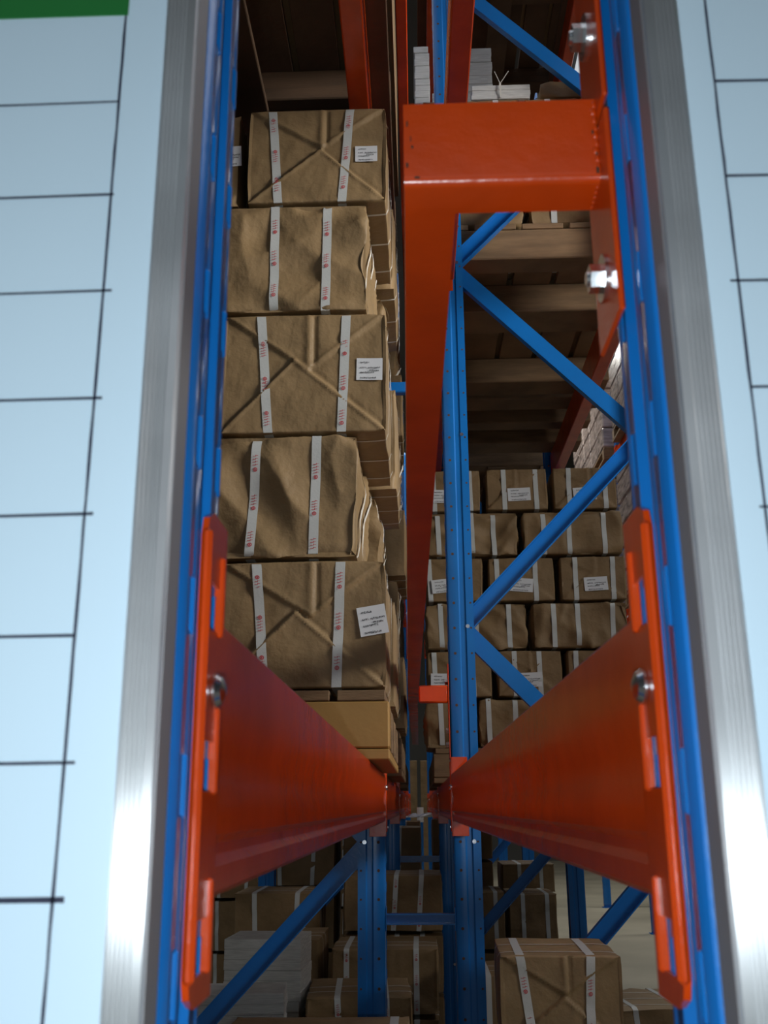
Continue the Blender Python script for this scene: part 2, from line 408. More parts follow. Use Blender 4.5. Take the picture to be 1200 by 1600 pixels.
# upper plate with its bolt, above the crossbar
t = thing('mounting_plate', 'upper orange plate with hex bolt on near right upright, above the crossbar', 'steel plate', (xp, .437, H + .352)); o0 = Vector(t.location)
loc(MB().box(xp - .003, xp, .437, .492, H + .352, H + .56, .0012)).build('plate', M['orange'], t, 30)
loc(hexbolt(MB(), (xp - .003, .466, H + .413))).build('hex_bolt', M['zinc'], t, 40)
t = thing('tie_tube', 'thin orange tube running high above the gap behind the crossbar', 'steel tube', (-.012, .5, H + 1.88)); o0 = Vector(t.location)
loc(MB().box(-.026, .002, .5, 5.0, H + 1.88, H + 1.93, .002)).build('tube', M['orange'], t)
loc(MB().box(-.003, XR2 - .003, FR[1] + .02, FR[1] + .05, H + 1.88, H + 1.93, .002)).build('crossbar', M['orange'], t)

# ------------------------------------------------------------------ ruled boards on the rack ends
def board(side):
    s = side; YB = .388
    xi = .0985 if s < 0 else .1096; fw = .0150 if s < 0 else .0165      # inner edge of the frame, frame width
    zb, zt = H - .42, H + .62; xo = .72
    X = lambda v: s * v
    t = thing('notice_board', 'white board ruled with black lines in aluminium frame on the %s' % ('left' if s < 0 else 'right'), 'notice board', (X(.4), YB, H)); o0 = Vector(t.location)
    def L(b): b.v = [tuple(Vector(v) - o0) for v in b.v]; return b
    L(MB().box(X(xi + fw - .003), X(xo - fw + .003), YB + .001, YB + .006, zb + .01, zt - .01)).build('panel', M['board'], t)
    def fprof(o, d):      # ribbed strip then a smooth raised strip
        pts = [(o, .018), (o, .0), (o + d * fw * .06, -.0015), (o + d * fw * .30, -.0015), (o + d * fw * .36, -.0002)]
        k = .36
        while k < .93:
            pts += [(o + d * fw * (k + .04), -.0008), (o + d * fw * (k + .08), -.0008), (o + d * fw * (k + .12), -.0001)]; k += .12
        pts += [(o + d * fw, 0.0), (o + d * fw, .018)]
        return pts
    # vertical profiles
    for (o, d) in ((xi, 1), (xo, -1)):
        L(MB().extrude([(X(a), YB - .004 + p) for a, p in fprof(o, d)], zb, zt, 'xyz')).build('frame_profile', M['alu'], t, 25)
    L(MB().box(X(xi - .0004), X(xi + .0003), YB - .0038, YB + .0142, zb, zt)).build('frame_side', M['alu_side'], t)  # thin overlay carrying the side's shaded grey instead of a reflection
    for (o, d) in ((zb, 1), (zt, -1)):
        L(MB().extrude([(YB - .004 + p, a) for a, p in fprof(o, d)], X(xi + fw * .9), X(xo - fw * .9), 'yzx')).build('frame_profile', M['alu'], t, 25)
    # ink
    rnd = random.Random(5 + s)
    rel = [.8144, .6857, .5607, .430, .2977, .1686, .0426, -.0836, -.21, -.337, -.46, -.59, -.72, -.85, -.98] if s < 0 else [.8185, .689, .555, .4277, .2935, .165, .036, -.09, -.22, -.345, -.47, -.60]
    over = [0, .001, .0035, .003, .003, 0, .0035, .0035, .002, .0, .002, 0, 0, 0, 0] if s < 0 else [-.0005, 0, .0035, .0005, .0025, 0, .001, 0, 0, 0, 0, 0]
    xl = .1345 if s < 0 else .1408
    b = MB(); yf = YB + .0004
    def seg(xa, za, xb, zb_, wd, n=14):
        vs = []; fs = []
        for i in range(n + 1):
            q = i / n; x = xa + (xb - xa) * q; z = za + (zb_ - za) * q
            ww = wd * (.8 + .4 * rnd.random()) / 2; dx, dz = xb - xa, zb_ - za; Ln = math.hypot(dx, dz); nx, nz = -dz / Ln, dx / Ln
            wob = (rnd.random() - .5) * .0002
            vs += [(X(x + nx * (ww + wob)), yf, z + nz * (ww + wob)), (X(x - nx * (ww - wob)), yf, z - nz * (ww - wob))]
        for i in range(n): fs.append((2 * i, 2 * i + 1, 2 * i + 3, 2 * i + 2))
        b.add(vs, fs)
    for r_, ov in zip(rel, over):
        z = H + r_ * YB
        if z < zb + .02: continue
        seg(xl - ov, z + .0004, .70, z - .0045, .0011 + .0006 * (r_ < -.05) + .0003 * rnd.random())
    L(b).build('ruled_rows', M['marker'], t)
    b = MB(); seg(xl, H + .942 * YB, xl + (.0015 if s < 0 else -.001), zb + .02, .0012, 60); seg(.33, H + .942 * YB, .33, zb + .02, .0012, 60); seg(.52, H + .942 * YB, .52, zb + .02, .0012, 60)
    L(b).build('ruled_columns', M['marker'], t)
    hx = xl - .001 if s < 0 else xl - .003
    L(MB().box(X(hx), X(.70), YB + .0002, YB + .001, H + (.943 if s < 0 else .947) * YB, zt - .03)).build('header_band', M['green'], t)
board(-1); board(1)

# ------------------------------------------------------------------ packages wrapped in kraft paper
def sstep(a, b, x):
    t = max(0, min(1, (x - a) / (b - a))); return t * t * (3 - 2 * t)
def surf_fn(w, d, h, kind, seed, amp=1.0):
    r = .009; lo = Vector((-w / 2, 0, 0)); hi = Vector((w / 2, d, h)); so = Vector((seed * 7.3, seed * 3.1, seed * 1.7))
    rnd = random.Random(seed); apx = rnd.uniform(-.18, .05); apy = rnd.uniform(.10, .25); tpx = rnd.uniform(-.1, .12); tpd = rnd.uniform(.85, 1.0)
    cr = [(rnd.uniform(.3, 1.2), rnd.uniform(-1, 1), rnd.uniform(6, 11)) for _ in range(3)]
    def flap(u, v):
        g = 0.0
        # side flaps, pressed flat, lowest; top flap over them; bottom flap over all
        uu = u - tpx * (1 - abs(u)); et = tpd * (1 - abs(uu)) * .98 - (1 - v)
        g += .0032 * sstep(-.035, .035, et) + .0022 * math.exp(-((et - .035) / .035) ** 2)
        if et > 0: g += .0024 * math.exp(-((u - tpx) / .045) ** 2) - .0035 * math.exp(-((u - tpx - .07) / .03) ** 2)
        ub = u - apx
        lim = (1 + apy) * (1 - (ub / (1 - apx) if ub > 0 else -ub / (1 + apx)))
        eb = lim - (v + 1) + .02
        g += .0050 * sstep(-.04, .03, eb) + .0030 * math.exp(-((eb - .03) / .03) ** 2) - .0016 * math.exp(-((eb + .05) / .04) ** 2)
        return g
    def S(p):
        p = Vector(p)
        q = Vector((max(lo.x + r, min(hi.x - r, p.x)), max(r, min(d - r, p.y)), max(r, min(h - r, p.z))))
        n = p - q
        n = n.normalized() if n.length > 1e-9 else Vector((0, 0, 1))
        pos = q + n * r
        g = -.004 if abs(n.z) < .8 else -.0045
        a = noise.noise(pos * 7 + so); b_ = noise.noise(pos * 17 + so * 2)
        g += amp * (.0035 * a + .0018 * b_) * (1 if abs(n.z) < .8 else .5)
        if kind == 'flap' and abs(n.y) > .6:
            u = pos.x / (w / 2) * .99; v = pos.z / (h / 2) - 1
            g += flap(u, v) * 1.25 - .0075
        elif kind == 'smooth' and abs(n.z) < .8:
            for (cx, cy, fr) in cr:
                t = noise.noise(Vector((pos.x * cx + pos.z * cy, pos.z * .6 + pos.y, seed)) * fr + so)
                g += amp * .0115 * (.4 - abs(t) * 2.2) * .8
            e = min(pos.z, h - pos.z) / h
            g -= amp * .012 * sstep(.14, 0, e) * (.4 + noise.noise(pos * 12 + so))
        # the goods slump a little at the corners
        g -= .002 * sstep(.72, 1, abs(pos.x) / (w / 2)) * sstep(.6, 1, abs(pos.z / h * 2 - 1))
        return pos + n * g, n
    return S
def pkg_body(w, d, h, S, res):
    nx, ny, nz = max(4, int(w / res)), max(3, int(d / (res * 2))), max(4, int(h / res)); vs = []; fs = []; key = {}
    def P(i, j, k):
        kk = (i, j, k)
        if kk not in key:
            key[kk] = len(vs); vs.append(S((-w / 2 + w * i / nx, d * j / ny, h * k / nz))[0])
        return key[kk]
    for i in range(nx):
        for k in range(nz):
            for j in (0, ny): fs.append((P(i, j, k), P(i + 1, j, k), P(i + 1, j, k + 1), P(i, j, k + 1)))
        for j in range(ny):
            for k in (0, nz): fs.append((P(i, j, k), P(i + 1, j, k), P(i + 1, j + 1, k), P(i, j + 1, k)))
    for j in range(ny):
        for k in range(nz):
            for i in (0, nx): fs.append((P(i, j, k), P(i, j + 1, k), P(i, j + 1, k + 1), P(i, j, k + 1)))
    return MB().add(vs, fs)
def ring(w, d, h, S, axis, c0, c1, width, off, n=14):
    """closed band. axis 'x': plane x = c0 at top .. c1 at bottom; axis 'y': plane y=c0"""
    pts = []
    e = .012
    if axis == 'x':
        lp = [(0, h * i / n) for i in range(n)] + [(d * i / n, h) for i in range(n)] + [(d, h - h * i / n) for i in range(n)] + [(d - d * i / n, 0) for i in range(n)]
    else:
        lp = [(-w / 2, h * i / n) for i in range(n)] + [(-w / 2 + w * i / n, h) for i in range(n)] + [(w / 2, h - h * i / n) for i in range(n)] + [(w / 2 - w * i / n, 0) for i in range(n)]
    vs = []
    for (a, z) in lp:
        for sg in (-1, 1):
            if axis == 'x':
                x = c1 + (c0 - c1) * z / h + sg * width / 2; p, nn = S((x, a, z))
                p2 = Vector((x, p.y, p.z))
            else:
                p, nn = S((a, c0 + sg * width / 2, z)); p2 = Vector((p.x, c0 + sg * width / 2, p.z))
            vs.append(p2 + nn * (off if abs(nn.z) < .7 else .0012))
    # keep the band flat across its width
    m = len(lp)
    for i in range(m):
        a, b_ = vs[2 * i], vs[2 * i + 1]
        if axis == 'x':
            yy = (a.y + b_.y) / 2; zz = (a.z + b_.z) / 2
            f = min(a.y, b_.y) if lp[i][0] == 0 else yy
            a.y = b_.y = f; a.z = b_.z = zz
        else:
            a.z = b_.z = (a.z + b_.z) / 2
    fs = [(2 * i, 2 * i + 1, (2 * i + 3) % (2 * m), (2 * i + 2) % (2 * m)) for i in range(m)]
    return MB().add(vs, fs)
def strap_print(S, h, c0, c1, seed, flip):
    """red comb-like characters and a round seal repeated along the strap"""
    b = MB(); rnd = random.Random(seed)
    def X(z): return c1 + (c0 - c1) * z / h
    def quad(xo, z, hw, hz):
        if z < .02 or z > h - .02: return
        vs = []
        for (sx, sz) in ((-1, -1), (1, -1), (1, 1), (-1, 1)):
            x = X(z) + xo + sx * hw; y = min(S((X(z) - .008, 0, z))[0].y, S((X(z) + .008, 0, z))[0].y)
            vs.append((x, y - .0036, z + sz * hz))
        b.add(vs, [(0, 1, 2, 3)])
    z = rnd.uniform(.02, .06)
    while z < h - .03:
        f = -1 if flip else 1
        for k in range(4):                      # four characters, each read sideways
            zz = z + f * k * .0062
            quad(-.003, zz, .0032, .0006); quad(.003, zz + .0016, .0025, .0005); quad(.0005, zz + .0012, .0006, .0020)
        zc = z - f * .009
        for a in range(10):
            t = a / 10 * 2 * math.pi; quad(.0036 * math.cos(t), zc + .0036 * math.sin(t), .0011, .0010)
        quad(0, zc, .0012, .0020)
        z += .083
    return b
def label_mb(S, cx, cz, lw, lh, tilt, seed):
    pp = MB(); ink = MB(); y0 = min(S((cx + dx, 0, cz + dz))[0].y for dx in (-lw / 2, 0, lw / 2) for dz in (-lh / 2, 0, lh / 2)) - .0012
    ca, sa = math.cos(tilt), math.sin(tilt)
    def T(x, z, y): return (cx + x * ca - z * sa, y, cz + x * sa + z * ca)
    n = 4; vs = []; fs = []
    for i in range(n + 1):
        for j in range(n + 1):
            x = -lw / 2 + lw * i / n; z = -lh / 2 + lh * j / n
            vs.append(T(x, z, y0 - .0012 * (abs(i - n / 2) + abs(j - n / 2)) / n))
    for i in range(n):
        for j in range(n): fs.append((i * (n + 1) + j, (i + 1) * (n + 1) + j, (i + 1) * (n + 1) + j + 1, i * (n + 1) + j + 1))
    pp.add(vs, fs)
    rnd = random.Random(seed); yi = y0 - .0018
    rows = [(.30, .0, .34), (.06, .0, .22), (.06, .30, .78), (-.07, .36, .70), (-.16, .0, .50), (-.40, .02, .62)]
    for (rz, a, c) in rows:
        x = -lw * .36 + a * lw
        end = -lw * .36 + c * lw
        while x < end:
            cw = lw * rnd.uniform(.030, .055); zz = rz * lh
            for q in range(3):
                oz = rnd.uniform(-.03, .03) * lh; ww = cw * rnd.uniform(.5, .95); hh = lh * .010
                ink.add([T(x, zz + oz - hh, yi), T(x + ww, zz + oz - hh, yi), T(x + ww, zz + oz + hh, yi), T(x, zz + oz + hh, yi)], [(0, 1, 2, 3)])
            xm = x + cw * rnd.uniform(.2, .6)
            ink.add([T(xm, zz - lh * .035, yi), T(xm + cw * .2, zz - lh * .035, yi), T(xm + cw * .2, zz + lh * .035, yi), T(xm, zz + lh * .035, yi)], [(0, 1, 2, 3)])
            x += cw * 1.25
    return pp, ink
CACHE = {}
def pkg_parts(w, d, h, kind, seed, straps, twines, lab, res, pm, prints=True, sw=.020, flips=(0, 0), amp=1.0):
    key = (w, d, h, kind, seed, tuple(straps), tuple(twines), lab, res, pm)
    if key in CACHE: return CACHE[key]
    S = surf_fn(w, d, h, kind, seed, amp); out = []
    out.append(('paper_wrapping', pkg_body(w, d, h, S, res).mesh('paper_wrapping', M[pm], 70), None))
    for i, (a, c) in enumerate(straps):
        out.append(('strap', solidmesh(ring(w, d, h, S, 'x', a, c, sw, .0018), 'strap', M['strap']), None))
        if prints: out.append(('strap_print', strap_print(S, h, a, c, seed * 10 + i, flips[i % 2]).mesh('strap_print', M['red_ink']), len(out) - 1))
    for y in twines:
        out.append(('twine', ring(w, d, h, S, 'y', y, y, .0065, .0048).mesh('twine', M['twine'], 60), None))
    if lab:
        pp, ink = label_mb(S, *lab, seed)
        out.append(('address_label', pp.mesh('address_label', M['label'], 60), None))
        out.append(('label_print', ink.mesh('label_print', M['black_ink']), len(out) - 1))
    CACHE[key] = out
    return out
def solidmesh(b, name, m): return b.mesh(name, m, 60)
def package(loc, rz, label, group=None, w=.355, d=.40, h=.27, kind='flap', seed=1, straps=((-.09, -.08), (.09, .08)), twines=(.07, .20, .33), lab=None, res=.022, pm='kraft', prints=True, tilt=0, flips=(0, 0), amp=1.0):
    t = thing('wrapped_package', label, 'package', loc, rz, group)
    t.rotation_euler = (0, tilt, rz)
    objs = []
    for (n, me, par) in pkg_parts(w, d, h, kind, seed, straps, twines, lab, res, pm, prints, flips=flips, amp=amp):
        o = link(n, me, t if par is None else objs[par]); objs.append(o)
    return t

# ---- pallets
def pallet(x0, x1, y0, y1, z, label, h=.134, group=None, deck=7, ply=False, alongx=False, dark=False, bears=None):
    """deck boards run along Y, three bearers and bottom boards run along X"""
    t = thing('wooden_pallet', label, 'pallet', ((x0 + x1) / 2, y0, z), 0, group); W = x1 - x0; D = y1 - y0
    rnd = random.Random(int((x0 + y0) * 100)); mw = M['wood_shaded'] if dark else M['wood']  # dark selects the wood with shade in its colour
    n = deck; bw = W / n * .86
    for i in range(n):
        c = -W / 2 + W * (i + .5) / n
        MB().box(c - bw / 2, c + bw / 2, 0, D, h - .020 + rnd.uniform(-.001, 0), h, .0015).build('deck_board', mw, t)
    nb = 4 if D > .7 else 3
    for (ya_, yb_) in (bears or ()):
        MB().box(-W / 2, W / 2, ya_, yb_, 0.0, h - .022, .004).build('bearer', mw, t)
    if bears: return t
    for j in range(nb):
        y = (D - .09) * j / (nb - 1)
        if j == 0 and ply:
            MB().box(-W / 2, W / 2, y, y + .09, .022, h - .022, .003).build('end_panel', M['ply'], t)
        else:
            MB().box(-W / 2, W / 2, y, y + .075 + rnd.uniform(0, .02), .022, h - .022, .003).build('bearer', mw, t)
    for j in range(3):
        c = -W / 2 + .05 + (W - .1) * j / 2
        MB().box(c - .05, c + .05, 0.0, D, 0, .020, .002).build('bottom_board', M['ply'] if ply else mw, t)
    return t

# ------------------------------------------------------------------ left stack, first bay
YS = 2.0
zp = ZB[0]
pallet(-.83, -.056, YS - .005, YS + .845, zp, 'ochre ended wooden pallet under the five left packages', ply=True)
rowsL = [  # top y px, bottom y px, right X, kind, straps top/bottom px, label px
  dict(y=(1072, 872), xr=(605,), w=.350, kind='flap', st=((400, 412), (532, 525)), lb=(582, 968, .058, .060, .16), seed=11, n='bottom'),
  dict(y=(872, 677), xr=(562,), w=.350, kind='smooth', st=((402, 388), (495, 488)), lb=None, seed=12, n='fourth from the top'),
  dict(y=(677, 486), xr=(606,), w=.368, kind='flap', st=((408, 418), (541, 533)), lb=(577, 574, .057, .052, -.02), seed=13, n='middle'),
  dict(y=(484, 316), xr=(577,), w=.350, kind='smooth', st=((430, 427), (512, 508)), lb=None, seed=14, n='second from the top'),
  dict(y=(316, 165), xr=(606,), w=.332, kind='flap', st=((426, 434), (547, 534)), lb=(572, 237, .052, .042, .0), seed=15, n='top'),
]
zcur = zp + .135
for ri, r in enumerate(rowsL):
    ztop = at(500, r['y'][1], YS).z; hh = ztop - zcur - .001
    ym = (r['y'][0] + r['y'][1]) / 2
    xr = at(r['xr'][0], ym, YS).x; w_ = r['w']; cx = xr - w_ / 2
    st = tuple((round(at(a, r['y'][1], YS).x - cx, 4), round(at(b_, r['y'][0], YS).x - cx, 4)) for a, b_ in r['st'])
    lb = None
    if r['lb']:
        q = at(r['lb'][0], r['lb'][1], YS); lb = (q.x - cx, q.z - zcur, r['lb'][2], r['lb'][3], r['lb'][4])
    desc = {'flap': 'folded paper ends and white label', 'smooth': 'plain creased paper front'}[r['kind']]
    package((cx, YS, zcur), 0, 'brown paper package, %s of the left stack, with %s' % (r['n'], desc), w=w_, d=.40, h=hh, kind=r['kind'], seed=r['seed'], straps=st, twines=(.065, .195, .325), lab=lb, res=.0046, flips=(1, 0) if r['kind'] == 'flap' else (0, 0))
    # one behind it and the neighbours further in
    dx = [.012, .030, .015, .026, .010][ri]
    package((cx + dx, YS + .415, zcur), 0, 'second package back in the %s row of the left stack' % ['bottom', 'second', 'middle', 'fourth', 'top'][ri], w=w_, d=.40, h=hh - .002, kind=r['kind'], seed=r['seed'] + 20, twines=(.065, .195, .325), res=.018)
    package((cx - w_ - .012, YS + .012, zcur), 0, 'paper package behind the left upright, %s row of the left stack' % ['bottom', 'second', 'middle', 'fourth', 'top'][ri], w=w_, d=.40, h=hh - .001, kind=r['kind'], seed=r['seed'] + 40, lab=(.135, hh * .55, .055, .055, .05) if ri == 4 else None, res=.02)
    zcur = ztop

# level-2 pallet above the left stack with cartons
zc = ZB[1]
pallet(-.80, -.045, 1.05, 2.90, zc, 'shade-toned wooden pallet overhead above the left stack', deck=6, dark=True)
def carton(x0, x1, y0, y1, z0, z1, label, group=None):
    t = thing('cardboard_carton', label, 'carton', ((x0 + x1) / 2, y0, z0), 0, group); W = (x1 - x0) / 2; D = y1 - y0; h = z1 - z0
    MB().box(-W, W, 0, D, 0, h, .004).build('carton_body', M['kraft2'], t)
    MB().box(-W + .002, W - .002, D / 2 - .025, D / 2 + .025, h - .0005, h + .0008).build('packing_tape', M['strap'], t)
    MB().box(-.025, .025, -.0008, .0004, h - .08, h - .002).build('tape_end', M['strap'], t)
    return t
for k in range(2):
    carton(-.43, -.035, 1.10 + k * .9, 1.95 + k * .9, zc + .136, zc + .60, ('front', 'rear')[k] + ' brown carton on the overhead left pallet')

# left row, second bay
pallet(-.80, -.05, 3.12, 3.95, zp, 'wooden pallet in the second bay of the left row')
LV = ['bottom', 'second lowest', 'third lowest', 'third highest', 'second highest', 'top']
for a in range(2):
    for c in range(6):
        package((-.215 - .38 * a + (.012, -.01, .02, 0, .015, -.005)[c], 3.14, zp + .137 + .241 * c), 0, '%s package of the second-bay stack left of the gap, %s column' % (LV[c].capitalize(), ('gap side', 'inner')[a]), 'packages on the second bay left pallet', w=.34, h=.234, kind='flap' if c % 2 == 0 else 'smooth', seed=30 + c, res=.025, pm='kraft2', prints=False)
pallet(-.80, -.06, 5.25, 6.10, zp, 'wooden pallet in the third bay of the left row')
for a in range(2):
    for c in range(6):
        package((-.235 - .37 * a, 5.27, zp + .137 + .241 * c), 0, '%s package of the third-bay stack left of the gap, %s column' % (LV[c].capitalize(), ('gap side', 'inner')[a]), 'packages on the third bay left pallet', w=.34, h=.234, kind='flap' if c % 2 == 0 else 'smooth', seed=30 + c, res=.03, pm='kraft2', prints=False)

# ------------------------------------------------------------------ right stack, second bay
YR = 4.12
pallet(.06, .93, YR - .01, YR + .80, zp, 'wooden pallet under the right wall of packages')
zt = zp + .135; hr = (at(800, 728, YR).z - zt) / 6
RN = ['lowest', 'fifth', 'fourth', 'third', 'second', 'top']
CN = ['left', 'middle', 'right']
rowsR = [
  ('smooth', (662, 745, 850, 960), None), ('flap', (663, 774, 885, 990), None), ('smooth', (663, 830, 990, None), None),
  ('flap', (662, 760, 873, 985), None), ('smooth', (665, 815, 978, None), None), ('flap', (662, 756, 861, 970), None)]
straps_px = [[(690, 720), (765, 807), (880, 930)], [(680, 740), (806, 845), (903, 950)], [(690, 745, 797), (867, 905, 960)],
             [(672, 725), (778, 838), (901, 960)], [(685, 738, 772), (850, 890, 945)], [(678, 735), (788, 838), (890, 947)]]
lab_px = {(3, 0): 693, (3, 1): 815, (3, 2): 932, (5, 0): 691, (5, 1): 811, (5, 2): 914, (1, 0): 692, (1, 1): 828}
for ri in range(6):
    kind, bd, _ = rowsR[ri]; bd = [q for q in bd if q]
    z0 = zt + hr * ri; yc = 1100 - 75 * (ri - .5) if ri else 1140
    for ci in range(len(bd) - 1):
        xa = at(bd[ci] + 1, yc, YR).x; xb = at(bd[ci + 1] - 2, yc, YR).x; cx = (xa + xb) / 2; w_ = xb - xa - .010
        st = tuple((round(at(q - 2, yc - 37, YR).x - cx, 3), round(at(q + 2, yc + 37, YR).x - cx, 3)) for q in straps_px[ri][ci])
        lb = None
        if (ri, ci) in lab_px:
            lb = (at(lab_px[(ri, ci)], yc, YR).x - cx, hr * .36, .098, .058, (.1, -.08, .05)[ci] if ri == 3 else (-.02, 0.03, .06)[ci])
        sub = {'flap': 'folded ends', 'smooth': 'creased plain front'}[kind]
        if lb: sub += ' and white label'
        cname = CN[ci] if len(bd) == 4 else ('left', 'right')[ci]
        package((cx, YR + random.Random(ri * 3 + ci).uniform(0, .02), z0), 0, '%s package, %s row of the right package wall, %s' % (cname.capitalize(), RN[ri], sub),
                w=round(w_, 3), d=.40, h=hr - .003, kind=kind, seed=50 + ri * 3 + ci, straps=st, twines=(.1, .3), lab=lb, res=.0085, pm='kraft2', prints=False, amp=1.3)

# level 2 right, second bay: pallet seen from below with packages and book bundles
z2 = ZB[1]
pallet(.05, .86, 3.02, 4.20, z2, 'wooden pallet seen from below in the upper right bay, front', deck=5, bears=((0, .10), (.38, .56), (1.03, 1.18)))
pallet(.05, .86, 4.24, 4.98, z2, 'wooden pallet seen from below in the upper right bay, rear', deck=6, bears=((0, .14), (.30, .40), (.58, .74)))
for c in range(2):
    for a in range(2):
        package((.225 + .365 * a, 3.03, z2 + .135 + .262 * c), 0, '%s package of the %s layer on the upper right pallet' % (('Left', 'Right')[a], ('lower', 'upper')[c]), w=.352, h=.26, kind='flap' if c else 'smooth', seed=90 + c * 2 + a, res=.014, straps=((-.09, -.09), (.09, .09)), prints=False, pm='kraft2')
for k in range(4):
    carton(.06 + .37 * (k % 2), .42 + .37 * (k % 2), (3.46, 4.28)[k // 2], (4.15, 4.90)[k // 2], z2 + .136, z2 + (.62, .70)[k // 2], 'added light-blocking %s %s carton resting on the upper right pallets' % (('front', 'rear')[k // 2], ('gap side', 'aisle side')[k % 2]))  # unseen cartons added to stop skylight leaking through the pallet slats
def bundle(x, y, z, n, label, w=.11, d=.26, th=.024, rz=0, twine=True, group=None, cat='book bundle'):
    t = thing('book_bundle', label, cat, (x, y, z), rz, group); rnd = random.Random(int(x * 1000 + y * 100 + z * 10)); zz = 0
    for k in range(n):
        ox = rnd.uniform(-.003, .003); hh = th * rnd.uniform(.9, 1.1)
        MB().box(-w / 2 + ox, w / 2 + ox, 0 + ox, d + ox, zz + .0006, zz + hh, .0015).build('book', M['books'], t); zz += hh
    if twine:
        b = MB(); b.box(-w / 2 - .006, w / 2 + .006, d * .45, d * .45 + .005, -.0, .003).box(-w / 2 - .006, w / 2 + .006, d * .45, d * .45 + .005, zz, zz + .003)
        b.box(-w / 2 - .006, -w / 2 - .0035, d * .45, d * .45 + .005, 0, zz).box(w / 2 + .0035, w / 2 + .006, d * .45, d * .45 + .005, 0, zz)
        b.box(-.003, .003, -.007, -.0045, 0, zz + .003).box(-.003, .003, -.006, d, zz, zz + .003)
        b.bar((0, -.006, zz), (-.02, -.02, zz + .04), .002, .002).bar((0, -.006, zz), (.03, -.02, zz + .04), .002, .002)
        b.build('twine', M['twine'], t)
    return t
zb_ = z2 + .135 + .524
bundle(.120, 3.06, zb_, 2, 'short white bundle low beside the orange upright beam', w=.06)
bundle(.335, 3.04, zb_, 3, 'wide white book bundle tied with knotted twine on the upper right pallet', w=.21, th=.022)
bundle(.285, 3.10 + .2, zb_, 13, 'tall white stack of books behind the twine-knotted bundle', w=.10, th=.035, twine=False)
bundle(.055, 3.12, zb_, 11, 'narrow white book stack between the orange tube and blue upright', w=.055, th=.028, twine=False)
package((.60, 3.04, zb_), .03, 'wrapped package on top of the upper right pallet beside the white books', w=.26, h=.085, d=.3, kind='smooth', seed=97, straps=(), twines=(.1,), prints=False)
# level 3 right and left, undersides only
pallet(.05, .80, 3.02, 4.90, ZB[2], 'shade-toned pallet overhead in the top right bay', deck=6, dark=True)
pallet(-.80, -.05, 3.05, 4.90, ZB[1], 'pallet overhead in the second bay of the left row', deck=6)
pallet(.12, .80, 5.25, 6.9, ZB[1], 'pallet overhead in the third bay of the right row', deck=6)
for k in range(2):
    carton(.07 + .37 * k, .42 + .37 * k, 3.2, 4.1, ZB[2] + .136, ZB[2] + .5, ('left', 'right')[k] + ' carton on the shade-toned top right pallet')

# shrink wrapped load on the opposite rack across the right aisle
for k, Y in enumerate((7.2, 9.6, 12.0)):
    frame(1, Y, 0, ('nearest', 'middle', 'farthest')[k] + ' blue rack frame across the right aisle', 'rack frames across the right aisle', xin=2.05, xout=2.75)
for k, (ya, yb) in enumerate(((7.277, 9.593), (9.677, 11.993))):
    for lv in (1, 2):
        for fx, inn in ((2.047, True), (2.753, False)):
            beam(1, inn, ya, yb, ZB[lv], '%s %s orange beam across the right aisle, %s side' % (('nearer', 'farther')[k], ('lower', 'upper')[lv - 1], 'near' if inn else 'wall'), 'beams across the right aisle', face=fx)
    for lv in (1, 2):
        pallet(1.98, 2.80, ya + .2, yb - .2, ZB[lv], '%s %s pallet on the rack across the right aisle' % (('nearer', 'farther')[k], ('lower', 'upper')[lv - 1]), group='pallets across the right aisle')
        t = thing('wrapped_load', 'pinkish shrink-wrapped load across the right aisle, %s %s' % (('lower', 'upper')[lv - 1], ('nearer', 'farther')[k]), 'wrapped load', (2.38, ya + .2, ZB[lv] + .135))
        b = MB(); L_ = yb - ya - .4; rnd = random.Random(k)
        for i in range(6):
            for j in range(5): b.box(-.40 + rnd.uniform(0, .01), .40 - rnd.uniform(0, .01), L_ * j / 5, L_ * (j + 1) / 5 - .008, i * .22, i * .22 + .212, .012)
        b.build('wrapped_cartons', M['shrink'], t)

# ------------------------------------------------------------------ floor-level goods
def floor_pile(tops, base_pallet=True): pass
def pile(x, y, rz, ztop, n, label, w=.355, d=.40, h=.27, seed=60, pal=True, group=None, kind='flap', pm='kraft', res=.02, straps=((-.09, -.08), (.09, .08)), twines=(.10, .20), lower='package hidden beneath %s', name=''):
    z = ztop
    for k in range(n):
        z -= h
        lb_ = label if k == 0 else ('lower' if n == 2 else ('', 'second', 'third', 'bottom')[k]) + ' package under the %s' % name
        package((x, y, z), rz, lb_, None if k == 0 else 'lower packages under the %s' % name, w=w, d=d, h=h - .005, kind=kind, seed=seed, straps=straps, twines=twines, res=res if k == 0 else .03, pm=pm, prints=(k == 0 and res < .015))
    return z
# pallets carrying the floor goods: top of deck at z=.14
pallet(.16, .70, 2.12, 2.88, 0, 'floor pallet under the strapped package at bottom right', h=.140)
hp = (H - .3225 - .141) / 3
pile(.318, 2.50, -.03, H - .3225, 3, 'large strapped package at the bottom right with crossed twine on top', h=hp, w=.285, d=.34, res=.005, seed=15, straps=((-.092, -.066), (.070, .058)), twines=(.07, .20), name='bottom right strapped package')
pallet(-.80, .10, 3.14, 4.86, 0, 'floor pallet under the packages between the left uprights', h=.140)
hA = (H - .49 - .141) / 2
pile(-.135, 3.95, 0, H - .49, 2, 'strapped package right behind the second left blue upright', w=.40, h=hA, seed=62, res=.012, straps=((-.14, -.14), (.115, .115)), name='strapped package behind the upright', pm='kraft2')
hB = (H - .57 - .141) / 2
pile(-.20, 3.47, .05, H - .57, 2, 'low strapped package in front of the left floor pile', w=.35, h=hB, seed=63, res=.012, straps=((-.07, -.06), (.085, .09)), name='low front package of the left floor pile', pm='kraft2')
hC = (H - .265 - .141) / 3
